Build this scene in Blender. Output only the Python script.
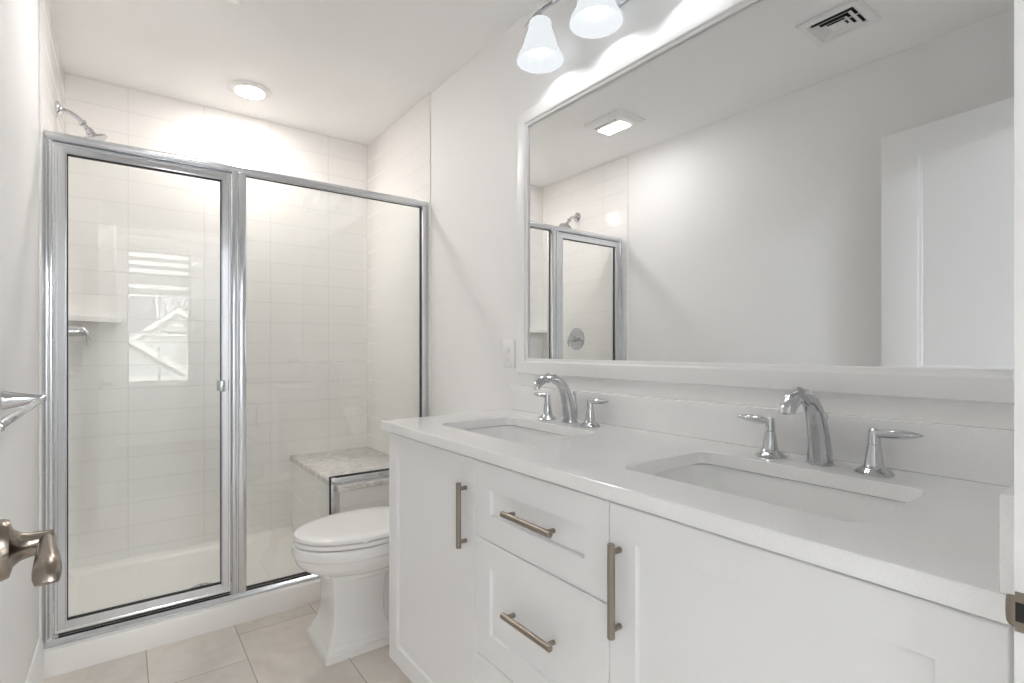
import bpy, bmesh, math
from mathutils import Vector, Matrix
for _o in list(bpy.data.objects):
    bpy.data.objects.remove(_o)
SC = bpy.context.scene
COL = SC.collection

# ------------------------------------------------------------------ camera, world, exposure
FPX, YAW, HORIZON = 521.46, math.radians(36.7544), 348.48
cam_d = bpy.data.cameras.new('camera')
cam = bpy.data.objects.new('camera', cam_d)
COL.objects.link(cam)
cam.location = (0.0, 0.0, 1.128)
cam.rotation_euler = (math.pi / 2, 0.0, -YAW)
cam_d.sensor_fit = 'HORIZONTAL'
cam_d.sensor_width = 36.0
cam_d.lens = FPX / 1024.0 * 36.0
cam_d.shift_y = (HORIZON - 341.5) / 1024.0
cam_d.clip_start = 0.005
cam_d.clip_end = 200.0
SC.camera = cam

SKY_STRENGTH = 0.7
world = bpy.data.worlds.new('sky')
SC.world = world
world.use_nodes = True
bg = world.node_tree.nodes['Background']
bg.inputs['Color'].default_value = (0.93, 0.96, 1.0, 1.0)
bg.inputs['Strength'].default_value = SKY_STRENGTH

sun_d = bpy.data.lights.new('sun', 'SUN')
sun_d.energy = 1.3
sun_d.angle = math.radians(0.6)
sun_d.color = (1.0, 0.96, 0.9)
sun = bpy.data.objects.new('sun', sun_d)
COL.objects.link(sun)
sun.rotation_euler = (math.radians(-48), 0, math.radians(12))   # over the roof, onto the house across the lawn

SC.view_settings.view_transform = 'Standard'
SC.view_settings.look = 'None'
SC.view_settings.exposure = 3.12
SC.view_settings.gamma = 1.0
SC.view_settings.use_curve_mapping = False
SC.cycles.use_denoising = True
SC.cycles.max_bounces = 20
SC.cycles.diffuse_bounces = 16
SC.cycles.glossy_bounces = 8
SC.cycles.transparent_max_bounces = 24
SC.cycles.transmission_bounces = 8
SC.cycles.sample_clamp_indirect = 6.0
SC.cycles.caustics_reflective = False
SC.cycles.caustics_refractive = False

CAN_GLOW, FAN_GLOW, SHADE_GLOW, BULB_GLOW, BEDROOM_FILL = 17.5, 8.5, 0.10, 5.5, 20.0

# room measures (metres)
XL, XR, YB, ZC = -0.2271, 1.2691, 3.2595, 2.44     # left / right / back wall faces, ceiling
YF = 0.1067                                        # room face of the wall with the doorway
YO = -0.012                                        # bedroom face of that wall
ZT = 0.8835                                        # countertop surface
FX = 0.6996                                        # countertop front edge
GY = 2.435                                         # centre plane of the shower enclosure
TL, TR, TB = XL + 0.008, XR - 0.008, YB - 0.008    # faces of the shower tile
DX0, DX1 = -0.066, 0.65                            # door opening
R = math.radians

# ------------------------------------------------------------------ materials
def new_mat(name):
    m = bpy.data.materials.new(name)
    m.use_nodes = True
    nt = m.node_tree
    for n in list(nt.nodes):
        nt.nodes.remove(n)
    out = nt.nodes.new('ShaderNodeOutputMaterial')
    return m, nt, out

def N(nt, kind, **kw):
    n = nt.nodes.new(kind)
    for k, v in kw.items():
        setattr(n, k, v)
    return n

def math_node(nt, op, a, b=None, c=None):
    n = nt.nodes.new('ShaderNodeMath')
    n.operation = op
    for i, v in enumerate((a, b, c)):
        if v is None:
            continue
        if isinstance(v, (int, float)):
            n.inputs[i].default_value = v
        else:
            nt.links.new(v, n.inputs[i])
    return n.outputs[0]

def principled(nt, out, color, rough=0.5, metal=0.0, spec=0.5, coat=0.0):
    p = nt.nodes.new('ShaderNodeBsdfPrincipled')
    p.inputs['Base Color'].default_value = (*color, 1)
    p.inputs['Roughness'].default_value = rough
    p.inputs['Metallic'].default_value = metal
    p.inputs['Specular IOR Level'].default_value = spec
    p.inputs['Coat Weight'].default_value = coat
    p.inputs['Coat Roughness'].default_value = 0.05
    nt.links.new(p.outputs[0], out.inputs['Surface'])
    return p

def coords(nt, scale=None):
    tc = nt.nodes.new('ShaderNodeTexCoord')
    if scale is None:
        return tc.outputs['Object']
    mp = nt.nodes.new('ShaderNodeMapping')
    mp.inputs['Scale'].default_value = scale
    nt.links.new(tc.outputs['Object'], mp.inputs['Vector'])
    return mp.outputs[0]

def plain(name, color, rough=0.5, metal=0.0, spec=0.5, coat=0.0, noise=None, bump=None, stretch=None):
    """noise = (scale, amount) of slight colour mottling; bump = (scale, strength)."""
    m, nt, out = new_mat(name)
    p = principled(nt, out, color, rough, metal, spec, coat)
    if noise:
        nz = N(nt, 'ShaderNodeTexNoise')
        nz.inputs['Scale'].default_value = noise[0]
        nz.inputs['Detail'].default_value = 4
        nt.links.new(coords(nt, stretch), nz.inputs['Vector'])
        mr = N(nt, 'ShaderNodeMapRange')
        mr.inputs['To Min'].default_value = 1 - noise[1]
        mr.inputs['To Max'].default_value = 1 + noise[1]
        nt.links.new(nz.outputs['Fac'], mr.inputs['Value'])
        mx = N(nt, 'ShaderNodeVectorMath', operation='SCALE')
        mx.inputs[0].default_value = color
        nt.links.new(mr.outputs[0], mx.inputs['Scale'])
        nt.links.new(mx.outputs[0], p.inputs['Base Color'])
    if bump:
        nz = N(nt, 'ShaderNodeTexNoise')
        nz.inputs['Scale'].default_value = bump[0]
        nz.inputs['Detail'].default_value = 3
        nt.links.new(coords(nt, stretch), nz.inputs['Vector'])
        b = N(nt, 'ShaderNodeBump')
        b.inputs['Strength'].default_value = bump[1]
        b.inputs['Distance'].default_value = 0.002
        nt.links.new(nz.outputs['Fac'], b.inputs['Height'])
        nt.links.new(b.outputs[0], p.inputs['Normal'])
    return m

def emitter(name, color, strength):
    m, nt, out = new_mat(name)
    e = N(nt, 'ShaderNodeEmission')
    e.inputs['Color'].default_value = (*color, 1)
    e.inputs['Strength'].default_value = strength
    nt.links.new(e.outputs[0], out.inputs['Surface'])
    return m

def tile_mat(name, axis, u0, du, z0, dz, color, grout):
    """Stacked glazed wall tile: joints every du along the wall from u0 and every dz upwards from z0."""
    m, nt, out = new_mat(name)
    p = principled(nt, out, color, 0.1, 0.0, 0.5)
    sx = N(nt, 'ShaderNodeSeparateXYZ')
    nt.links.new(coords(nt), sx.inputs[0])
    def line(sock, o, d, w):
        f = math_node(nt, 'FRACT', math_node(nt, 'DIVIDE', math_node(nt, 'SUBTRACT', sock, o), d))
        dist = math_node(nt, 'MULTIPLY', math_node(nt, 'MINIMUM', f, math_node(nt, 'SUBTRACT', 1.0, f)), d)
        mr = N(nt, 'ShaderNodeMapRange', interpolation_type='SMOOTHSTEP')
        mr.inputs['From Min'].default_value = w * 0.35
        mr.inputs['From Max'].default_value = w
        mr.inputs['To Min'].default_value = 0
        mr.inputs['To Max'].default_value = 1
        nt.links.new(dist, mr.inputs['Value'])
        return mr.outputs[0]
    lu = line(sx.outputs[axis], u0, du, 0.0022)
    lz = line(sx.outputs['Z'], z0, dz, 0.0022)
    h = math_node(nt, 'MINIMUM', lu, lz)
    mix = N(nt, 'ShaderNodeMix', data_type='RGBA')
    mix.inputs['A'].default_value = (*grout, 1)
    mix.inputs['B'].default_value = (*color, 1)
    nt.links.new(h, mix.inputs['Factor'])
    nt.links.new(mix.outputs['Result'], p.inputs['Base Color'])
    mr = N(nt, 'ShaderNodeMapRange')
    mr.inputs['To Min'].default_value = 0.6
    mr.inputs['To Max'].default_value = 0.1
    nt.links.new(h, mr.inputs['Value'])
    nt.links.new(mr.outputs[0], p.inputs['Roughness'])
    b = N(nt, 'ShaderNodeBump')
    b.inputs['Strength'].default_value = 0.5
    b.inputs['Distance'].default_value = 0.0012
    nt.links.new(h, b.inputs['Height'])
    nt.links.new(b.outputs[0], p.inputs['Normal'])
    return m

def floor_mat():
    m, nt, out = new_mat('stone floor tile')
    p = principled(nt, out, (0.5, 0.46, 0.42), 0.38)
    sx = N(nt, 'ShaderNodeSeparateXYZ')
    co = coords(nt)
    nt.links.new(co, sx.inputs[0])
    X, Y = sx.outputs['X'], sx.outputs['Y']
    W, Lg = 0.295, 0.60
    fx = math_node(nt, 'DIVIDE', math_node(nt, 'SUBTRACT', X, 0.0702), W)
    colx = math_node(nt, 'FLOOR', fx)
    fu = math_node(nt, 'FRACT', fx)
    yy = math_node(nt, 'SUBTRACT', math_node(nt, 'SUBTRACT', Y, 2.09), math_node(nt, 'MULTIPLY', colx, 0.2))
    fy = math_node(nt, 'DIVIDE', yy, Lg)
    rowy = math_node(nt, 'FLOOR', fy)
    fv = math_node(nt, 'FRACT', fy)
    def edge(f, d):
        return math_node(nt, 'MULTIPLY', math_node(nt, 'MINIMUM', f, math_node(nt, 'SUBTRACT', 1.0, f)), d)
    dist = math_node(nt, 'MINIMUM', edge(fu, W), edge(fv, Lg))
    mr = N(nt, 'ShaderNodeMapRange', interpolation_type='SMOOTHSTEP')
    mr.inputs['From Min'].default_value = 0.0008
    mr.inputs['From Max'].default_value = 0.0022
    nt.links.new(dist, mr.inputs['Value'])
    h = mr.outputs[0]
    # stone clouds, different in each tile
    cb = N(nt, 'ShaderNodeCombineXYZ')
    nt.links.new(math_node(nt, 'MULTIPLY', colx, 3.7), cb.inputs[0])
    nt.links.new(math_node(nt, 'MULTIPLY', rowy, 5.3), cb.inputs[1])
    ad = N(nt, 'ShaderNodeVectorMath', operation='ADD')
    nt.links.new(co, ad.inputs[0]); nt.links.new(cb.outputs[0], ad.inputs[1])
    nz = N(nt, 'ShaderNodeTexNoise')
    nz.inputs['Scale'].default_value = 7.0
    nz.inputs['Detail'].default_value = 7
    nz.inputs['Roughness'].default_value = 0.62
    nz.inputs['Distortion'].default_value = 0.8
    nt.links.new(ad.outputs[0], nz.inputs['Vector'])
    cr = N(nt, 'ShaderNodeValToRGB')
    e = cr.color_ramp.elements
    e[0].position, e[0].color = 0.3, (0.64, 0.59, 0.54, 1)
    e[1].position, e[1].color = 0.7, (0.78, 0.735, 0.685, 1)
    nt.links.new(nz.outputs['Fac'], cr.inputs[0])
    wn = N(nt, 'ShaderNodeTexWhiteNoise', noise_dimensions='2D')
    nt.links.new(cb.outputs[0], wn.inputs['Vector'])
    tint = N(nt, 'ShaderNodeMapRange')
    tint.inputs['To Min'].default_value = 0.93
    tint.inputs['To Max'].default_value = 1.05
    nt.links.new(wn.outputs['Value'], tint.inputs['Value'])
    sc = N(nt, 'ShaderNodeVectorMath', operation='SCALE')
    nt.links.new(cr.outputs[0], sc.inputs[0]); nt.links.new(tint.outputs[0], sc.inputs['Scale'])
    mix = N(nt, 'ShaderNodeMix', data_type='RGBA')
    mix.inputs['A'].default_value = (0.36, 0.31, 0.265, 1)
    nt.links.new(sc.outputs[0], mix.inputs['B'])
    nt.links.new(h, mix.inputs['Factor'])
    nt.links.new(mix.outputs['Result'], p.inputs['Base Color'])
    b = N(nt, 'ShaderNodeBump')
    b.inputs['Strength'].default_value = 0.5
    b.inputs['Distance'].default_value = 0.0012
    nt.links.new(h, b.inputs['Height'])
    nt.links.new(b.outputs[0], p.inputs['Normal'])
    return m

def marble_mat():
    m, nt, out = new_mat('veined marble')
    p = principled(nt, out, (0.8, 0.79, 0.77), 0.15)
    co = coords(nt, (1.0, 1.6, 1.0))
    nz = N(nt, 'ShaderNodeTexNoise')
    nz.inputs['Scale'].default_value = 9.0
    nz.inputs['Detail'].default_value = 8
    nz.inputs['Roughness'].default_value = 0.65
    nz.inputs['Distortion'].default_value = 1.6
    nt.links.new(co, nz.inputs['Vector'])
    v = math_node(nt, 'ABSOLUTE', math_node(nt, 'SUBTRACT', nz.outputs['Fac'], 0.5))
    cr = N(nt, 'ShaderNodeValToRGB')
    e = cr.color_ramp.elements
    e[0].position, e[0].color = 0.0, (0.52, 0.50, 0.49, 1)
    e[1].position, e[1].color = 0.09, (0.82, 0.80, 0.78, 1)
    k = cr.color_ramp.elements.new(0.03)
    k.color = (0.73, 0.71, 0.69, 1)
    nt.links.new(v, cr.inputs[0])
    nt.links.new(cr.outputs[0], p.inputs['Base Color'])
    return m

def quartz_mat():
    m, nt, out = new_mat('white quartz')
    p = principled(nt, out, (0.8, 0.8, 0.8), 0.13, spec=0.5)
    nz = N(nt, 'ShaderNodeTexNoise')
    nz.inputs['Scale'].default_value = 260.0
    nz.inputs['Detail'].default_value = 3
    nt.links.new(coords(nt), nz.inputs['Vector'])
    nb = N(nt, 'ShaderNodeTexNoise')
    nb.inputs['Scale'].default_value = 16.0
    nb.inputs['Detail'].default_value = 5
    nt.links.new(coords(nt), nb.inputs['Vector'])
    s = math_node(nt, 'ADD', math_node(nt, 'MULTIPLY', nz.outputs['Fac'], 0.6), math_node(nt, 'MULTIPLY', nb.outputs['Fac'], 0.4))
    cr = N(nt, 'ShaderNodeValToRGB')
    e = cr.color_ramp.elements
    e[0].position, e[0].color = 0.36, (0.87, 0.87, 0.87, 1)
    e[1].position, e[1].color = 0.58, (0.91, 0.91, 0.91, 1)
    nt.links.new(s, cr.inputs[0])
    nt.links.new(cr.outputs[0], p.inputs['Base Color'])
    return m

def thin_glass(name, tint=(0.975, 0.985, 0.98), f0=0.045):
    """Clear pane: what it does not reflect goes straight through (works from both sides)."""
    m, nt, out = new_mat(name)
    tr = N(nt, 'ShaderNodeBsdfTransparent')
    tr.inputs['Color'].default_value = (*tint, 1)
    gl = N(nt, 'ShaderNodeBsdfGlossy')
    gl.inputs['Roughness'].default_value = 0.0
    gl.inputs['Color'].default_value = (1, 1, 1, 1)
    ge = N(nt, 'ShaderNodeNewGeometry')
    dt = N(nt, 'ShaderNodeVectorMath', operation='DOT_PRODUCT')
    nt.links.new(ge.outputs['Normal'], dt.inputs[0]); nt.links.new(ge.outputs['Incoming'], dt.inputs[1])
    c = math_node(nt, 'ABSOLUTE', dt.outputs['Value'])
    pw = math_node(nt, 'POWER', math_node(nt, 'SUBTRACT', 1.0, c), 5.0)
    f = math_node(nt, 'ADD', f0, math_node(nt, 'MULTIPLY', pw, 1 - f0))
    mx = N(nt, 'ShaderNodeMixShader')
    nt.links.new(f, mx.inputs[0]); nt.links.new(tr.outputs[0], mx.inputs[1]); nt.links.new(gl.outputs[0], mx.inputs[2])
    nt.links.new(mx.outputs[0], out.inputs['Surface'])
    return m

def shade_glass():
    """Frosted white lamp glass: glows, and lets the bulb show through faintly."""
    m, nt, out = new_mat('frosted lamp glass')
    tr = N(nt, 'ShaderNodeBsdfTransparent')
    tr.inputs['Color'].default_value = (0.97, 0.98, 1, 1)
    df = N(nt, 'ShaderNodeBsdfDiffuse')
    df.inputs['Color'].default_value = (0.02, 0.0205, 0.021, 1)
    tl = N(nt, 'ShaderNodeBsdfTranslucent')
    tl.inputs['Color'].default_value = (0.02, 0.0205, 0.021, 1)
    em = N(nt, 'ShaderNodeEmission')
    em.inputs['Color'].default_value = (0.93, 0.97, 1.0, 1)
    em.inputs['Strength'].default_value = SHADE_GLOW
    m1 = N(nt, 'ShaderNodeMixShader'); m1.inputs[0].default_value = 0.4
    nt.links.new(df.outputs[0], m1.inputs[1]); nt.links.new(tl.outputs[0], m1.inputs[2])
    m2 = N(nt, 'ShaderNodeMixShader'); m2.inputs[0].default_value = 0.012
    nt.links.new(m1.outputs[0], m2.inputs[1]); nt.links.new(tr.outputs[0], m2.inputs[2])
    gl = N(nt, 'ShaderNodeBsdfGlossy'); gl.inputs['Roughness'].default_value = 0.12
    m3 = N(nt, 'ShaderNodeMixShader'); m3.inputs[0].default_value = 0.05
    nt.links.new(m2.outputs[0], m3.inputs[1]); nt.links.new(gl.outputs[0], m3.inputs[2])
    ad = N(nt, 'ShaderNodeAddShader')
    nt.links.new(m3.outputs[0], ad.inputs[0]); nt.links.new(em.outputs[0], ad.inputs[1])
    nt.links.new(ad.outputs[0], out.inputs['Surface'])
    return m

def mirror_mat():
    m, nt, out = new_mat('silvered mirror')
    gl = N(nt, 'ShaderNodeBsdfGlossy')
    gl.inputs['Roughness'].default_value = 0.0
    gl.inputs['Color'].default_value = (0.88, 0.892, 0.90, 1)
    nt.links.new(gl.outputs[0], out.inputs['Surface'])
    return m

def siding_mat(name, color, pitch=0.18):
    m, nt, out = new_mat(name)
    p = principled(nt, out, color, 0.7)
    sx = N(nt, 'ShaderNodeSeparateXYZ')
    nt.links.new(coords(nt), sx.inputs[0])
    f = math_node(nt, 'FRACT', math_node(nt, 'DIVIDE', sx.outputs['Z'], pitch))
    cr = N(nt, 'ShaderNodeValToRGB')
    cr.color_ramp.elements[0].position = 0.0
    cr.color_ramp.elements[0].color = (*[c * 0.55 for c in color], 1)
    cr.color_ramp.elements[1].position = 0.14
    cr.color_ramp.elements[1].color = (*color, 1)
    nt.links.new(f, cr.inputs[0])
    nt.links.new(cr.outputs[0], p.inputs['Base Color'])
    return m

M = {}
M['wall'] = plain('white wall paint', (0.90, 0.897, 0.894), 0.65, bump=(220, 0.05))
M['ceiling'] = plain('ceiling paint', (0.91, 0.908, 0.904), 0.8)
M['trim'] = plain('white trim paint', (0.89, 0.888, 0.886), 0.35)
M['frame'] = plain('white mirror frame paint', (0.89, 0.89, 0.89), 0.3)
M['cabinet'] = plain('white cabinet paint', (0.88, 0.88, 0.885), 0.33)
M['carcass'] = plain('cabinet carcass', (0.62, 0.60, 0.57), 0.5)
M['floor'] = floor_mat()
M['tile_b'] = tile_mat('glazed tile back', 'X', 0.022, 0.331, 0.0034, 0.1157, (0.895, 0.883, 0.868), (0.73, 0.715, 0.70))
M['tile_s'] = tile_mat('glazed tile side', 'Y', 2.59, 0.331, 0.0034, 0.1157, (0.895, 0.883, 0.868), (0.73, 0.715, 0.70))
M['acrylic'] = plain('shower base acrylic', (0.89, 0.875, 0.85), 0.22)
M['marble'] = marble_mat()
M['quartz'] = quartz_mat()
M['ceramic'] = plain('white glazed ceramic', (0.89, 0.89, 0.887), 0.07, coat=0.3)
M['seat'] = plain('toilet seat plastic', (0.90, 0.895, 0.888), 0.18)
M['chrome'] = plain('chrome', (0.60, 0.61, 0.63), 0.06, 1.0)
M['silver'] = plain('bright aluminium', (0.74, 0.755, 0.785), 0.2, 1.0, noise=(6, 0.05), stretch=(8, 8, 0.6))
M['nickel'] = plain('brushed nickel', (0.335, 0.29, 0.245), 0.3, 1.0)
M['lever'] = plain('satin nickel', (0.28, 0.24, 0.20), 0.24, 1.0)
M['gasket'] = plain('black gasket', (0.03, 0.03, 0.03), 0.6)
M['dark'] = plain('dark void', (0.015, 0.015, 0.015), 0.7)
M['plastic'] = plain('white plastic', (0.86, 0.855, 0.85), 0.3)
M['slot'] = plain('grey slot', (0.28, 0.27, 0.26), 0.6)
M['glass'] = thin_glass('shower glass')
M['pane'] = thin_glass('window glass', (0.98, 0.985, 0.98), 0.04)
M['mirror'] = mirror_mat()
M['can_lens'] = emitter('recessed lamp lens', (1.0, 0.935, 0.885), CAN_GLOW)
M['fan_lens'] = emitter('fan lamp lens', (1.0, 0.98, 0.965), FAN_GLOW)
M['bulb'] = emitter('frosted bulb', (0.94, 0.97, 1.0), BULB_GLOW)
M['fill_lens'] = emitter('added fill lamp glass', (0.90, 0.955, 1.0), BEDROOM_FILL)  # glow of the added bedroom lamp, fill light only
M['shade'] = shade_glass()
M['bed_floor'] = plain('bedroom carpet', (0.45, 0.43, 0.41), 0.9, noise=(90, 0.1))
M['siding'] = siding_mat('grey house siding', (0.50, 0.51, 0.52), 0.22)
M['shingle'] = plain('roof shingles', (0.2, 0.2, 0.21), 0.9, noise=(14, 0.25))
M['blind'] = plain('white blind slats', (0.74, 0.74, 0.73), 0.5)
M['ground'] = plain('winter lawn', (0.20, 0.19, 0.15), 0.95, noise=(2, 0.2))
M['bark'] = plain('bare bark', (0.16, 0.14, 0.13), 0.9)
M['house_glass'] = plain('dark window glass', (0.06, 0.07, 0.08), 0.08)

# ------------------------------------------------------------------ mesh helpers
class MB:
    def __init__(self):
        self.bm = bmesh.new()

    def box(self, x0, x1, y0, y1, z0, z1, bevel=0.0, seg=2):
        bm = self.bm
        vs = [bm.verts.new((x, y, z)) for x in (x0, x1) for y in (y0, y1) for z in (z0, z1)]
        idx = ((0, 1, 3, 2), (4, 6, 7, 5), (0, 4, 5, 1), (2, 3, 7, 6), (0, 2, 6, 4), (1, 5, 7, 3))
        fs = [bm.faces.new([vs[i] for i in f]) for f in idx]
        if bevel > 0:
            es = list({e for f in fs for e in f.edges})
            bmesh.ops.bevel(bm, geom=es, offset=bevel, segments=seg, profile=0.5, affect='EDGES')
        return self

    def rings(self, rings, cap0=True, cap1=True, closed=True, loop=False):
        """Skin a list of point rings (all the same length)."""
        bm = self.bm
        vr = [[bm.verts.new(p) for p in r] for r in rings]
        n = len(vr[0])
        m = len(vr)
        for a in range(m if loop else m - 1):
            A, B = vr[a], vr[(a + 1) % m]
            for i in range(n if closed else n - 1):
                j = (i + 1) % n
                bm.faces.new((A[i], A[j], B[j], B[i]))
        if not loop and closed:
            if cap0:
                bm.faces.new(list(reversed(vr[0])))
            if cap1:
                bm.faces.new(vr[-1])
        return self

    def lathe(self, prof, origin, axis=(0, 0, 1), n=32, cap0=True, cap1=True):
        """prof = [(radius, distance along axis)]"""
        ax = Vector(axis).normalized()
        t = Vector((1, 0, 0)) if abs(ax.x) < 0.9 else Vector((0, 1, 0))
        u = ax.cross(t).normalized()
        v = ax.cross(u)
        o = Vector(origin)
        rs = []
        for r, h in prof:
            r = max(r, 1e-4)
            rs.append([o + ax * h + (u * math.cos(2 * math.pi * i / n) + v * math.sin(2 * math.pi * i / n)) * r for i in range(n)])
        return self.rings(rs, cap0, cap1)

    def tube(self, pts, rad, n=16, flat=None, up=(0, 0, 1), cap=True):
        """Sweep along pts; rad = radius or list; flat = list of (a, b) half-sizes instead (a sideways, b along up)."""
        P = [Vector(p) for p in pts]
        rs = []
        for i, p in enumerate(P):
            d = (P[min(i + 1, len(P) - 1)] - P[max(i - 1, 0)]).normalized()
            upv = Vector(up)
            if abs(d.dot(upv)) > 0.97:
                upv = Vector((1, 0, 0)) if abs(d.x) < 0.9 else Vector((0, 1, 0))
            s = d.cross(upv).normalized()
            w = s.cross(d).normalized()
            if flat:
                a, b = flat[i]
            else:
                a = b = rad[i] if isinstance(rad, (list, tuple)) else rad
            rs.append([p + s * (a * math.cos(2 * math.pi * k / n)) + w * (b * math.sin(2 * math.pi * k / n)) for k in range(n)])
        return self.rings(rs, cap, cap)

    def prism(self, poly, axis, a, b, bevel=0.0):
        """poly in the two other axes (x,y,z order), extruded along axis from a to b."""
        def pt(p, t):
            q = list(p)
            q.insert('xyz'.index(axis), t)
            return q
        bm = self.bm
        A = [bm.verts.new(pt(p, a)) for p in poly]
        B = [bm.verts.new(pt(p, b)) for p in poly]
        n = len(poly)
        fs = [bm.faces.new(A), bm.faces.new(list(reversed(B)))]
        for i in range(n):
            j = (i + 1) % n
            fs.append(bm.faces.new((A[j], A[i], B[i], B[j])))
        if bevel > 0:
            es = list({e for f in fs for e in f.edges})
            bmesh.ops.bevel(bm, geom=es, offset=bevel, segments=2, profile=0.5, affect='EDGES')
        return self

    def frame(self, axis, at, u0, u1, v0, v1, prof):
        """Picture-frame moulding. prof = closed list of (inset from outer edge, position along axis offset)."""
        rs = []
        cs = ((u0, v0, 1, 1), (u1, v0, -1, 1), (u1, v1, -1, -1), (u0, v1, 1, -1))
        for (u, v, su, sv) in cs:
            ring = []
            for (i, h) in prof:
                q = [u + su * i, v + sv * i]
                q.insert('xyz'.index(axis), at + h)
                ring.append(q)
            rs.append(ring)
        return self.rings(rs, loop=True)

def link(name, me, parent=None):
    o = bpy.data.objects.new(name, me)
    COL.objects.link(o)
    if parent is not None:
        o.parent = parent
    return o

ORIGIN = {}

def build(name, mb, mat, parent=None, angle=35, origin=None, mats=None):
    """Link ONE mesh object. Coordinates are world coordinates; a part is moved into its thing's frame."""
    bm = mb.bm
    bmesh.ops.recalc_face_normals(bm, faces=bm.faces)
    me = bpy.data.meshes.new(name)
    off = Vector((0, 0, 0))
    if parent is not None:
        off = Vector(ORIGIN.get(parent.name, (0, 0, 0)))
    elif origin is not None:
        off = Vector(origin)
    if off.length > 0:
        bmesh.ops.translate(bm, verts=bm.verts, vec=-off)
    bm.to_mesh(me)
    bm.free()
    me.materials.append(mat)
    for p in me.polygons:
        p.use_smooth = True
    me.set_sharp_from_angle(angle=R(angle))
    o = link(name, me, parent)
    if parent is not None:
        ORIGIN[o.name] = tuple(off)
    elif origin is not None:
        o.location = off
        ORIGIN[o.name] = tuple(off)
    return o

def tag(o, label, cat, group=None, kind=None):
    o['label'] = label
    o['category'] = cat
    if group:
        o['group'] = group
    if kind:
        o['kind'] = kind
    return o

def thing(name, label, cat, loc, group=None):
    o = link(name, None)
    o.empty_display_size = 0.05
    o.location = loc
    ORIGIN[o.name] = tuple(loc)
    return tag(o, label, cat, group)

def struct(name, mb, mat, label, cat, origin=None, angle=35):
    return tag(build(name, mb, mat, None, angle, origin), label, cat, kind='structure')

def copy_tree(o, parent=None):
    c = o.copy()
    COL.objects.link(c)
    if parent is not None:
        c.parent = parent
    for ch in list(o.children):
        copy_tree(ch, c)
    return c

def rrect(cx, cy, hx, hy, r, n=6):
    """Rounded rectangle outline, counter-clockwise."""
    pts = []
    for (sx, sy, a0) in ((1, 1, 0), (-1, 1, 90), (-1, -1, 180), (1, -1, 270)):
        for k in range(n + 1):
            a = R(a0 + 90 * k / n)
            pts.append((cx + sx * (hx - r) + r * math.cos(a), cy + sy * (hy - r) + r * math.sin(a)))
    return pts

# ------------------------------------------------------------------ room shell
W0, W1, WY = -2.2, 3.4, -2.6          # bedroom beyond the doorway
struct('floor', MB().box(XL - 0.1, XR + 0.1, YO, YB + 0.1, -0.1, 0), M['floor'], 'beige stone-look tiled bathroom floor with thin joints', 'floor')
struct('ceiling', MB().box(XL - 0.1, XR + 0.1, YF, YB + 0.1, ZC, ZC + 0.1), M['ceiling'], 'plain white bathroom ceiling with lamps and vents', 'ceiling')
struct('wall_left', MB().box(XL - 0.1, XL, YF, YB + 0.1, 0, ZC), M['wall'], 'white painted wall with towel bar, opposite the mirror', 'wall')
struct('wall_right', MB().box(XR, XR + 0.1, YF, YB + 0.1, 0, ZC), M['wall'], 'white painted wall behind the vanity and mirror', 'wall')
struct('wall_back', MB().box(XL, XR, YB, YB + 0.1, 0, ZC), M['wall'], 'wall behind the tiled back of the shower', 'wall')
w = MB()
w.box(W0, DX0 - 0.018, YO, YF, 0, ZC); w.box(DX1 + 0.018, W1, YO, YF, 0, ZC); w.box(DX0 - 0.018, DX1 + 0.018, YO, YF, 2.068, ZC)
struct('wall_front', w, M['wall'], 'white wall with the doorway at the end of the vanity', 'wall')
struct('wall_shower_back', MB().box(TL, TR, TB, YB, 0.062, ZC), M['tile_b'], 'back wall of the shower in off-white stacked tile', 'tiled wall')
struct('wall_shower_left', MB().box(XL, TL, 2.365, YB, 0.062, ZC, 0.003), M['tile_s'], 'tiled shower side wall carrying the shower head and valve', 'tiled wall')
struct('wall_shower_right', MB().box(TR, XR, 2.394, YB, 0.062, ZC, 0.003), M['tile_s'], 'tiled shower side wall above the marble bench', 'tiled wall')
bbp = [(0, 0), (0.013, 0), (0.013, 0.125), (0.009, 0.142), (0.004, 0.15), (0, 0.15)]
struct('baseboard_left', MB().prism([(XL + a, z) for a, z in bbp], 'y', YF + 0.02, 2.364), M['trim'], 'white baseboard running from the door to the shower curb', 'baseboard')
struct('baseboard_right', MB().prism([(XR - a, z) for a, z in bbp], 'y', 1.70, 2.38), M['trim'], 'white baseboard behind the toilet', 'baseboard')

# door lining, casings and strike plate
t = MB()
t.box(DX0 - 0.018, DX0, YO, YF, 0, 2.05); t.box(DX1, DX1 + 0.018, YO, YF, 0, 2.05); t.box(DX0 - 0.018, DX1 + 0.018, YO, YF, 2.05, 2.068)
t.box(DX0, DX0 + 0.010, 0.03, 0.068, 0, 2.05); t.box(DX1 - 0.010, DX1, 0.03, 0.068, 0, 2.05)
for (y0, y1) in ((YF, YF + 0.0085), (YO - 0.016, YO)):
    t.box(DX0 - 0.07, DX0 - 0.006, y0, y1, 0, 2.12, 0.002); (y0 < 0) and t.box(DX1 + 0.006, DX1 + 0.07, y0, y1, 0, 2.12, 0.002)
    t.box(DX0 - 0.07, DX1 + 0.0415 if y0 > 0 else DX1 + 0.07, y0, y1, 2.055, 2.12, 0.002)
jamb = struct('trim_1', t, M['trim'], 'white door frame and casing beside the countertop end', 'door frame')
s = MB()
s.box(DX1 - 0.0016, DX1 + 0.001, YF - 0.042, YF - 0.0005, 0.8715, 0.9075, 0.0006)
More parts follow.
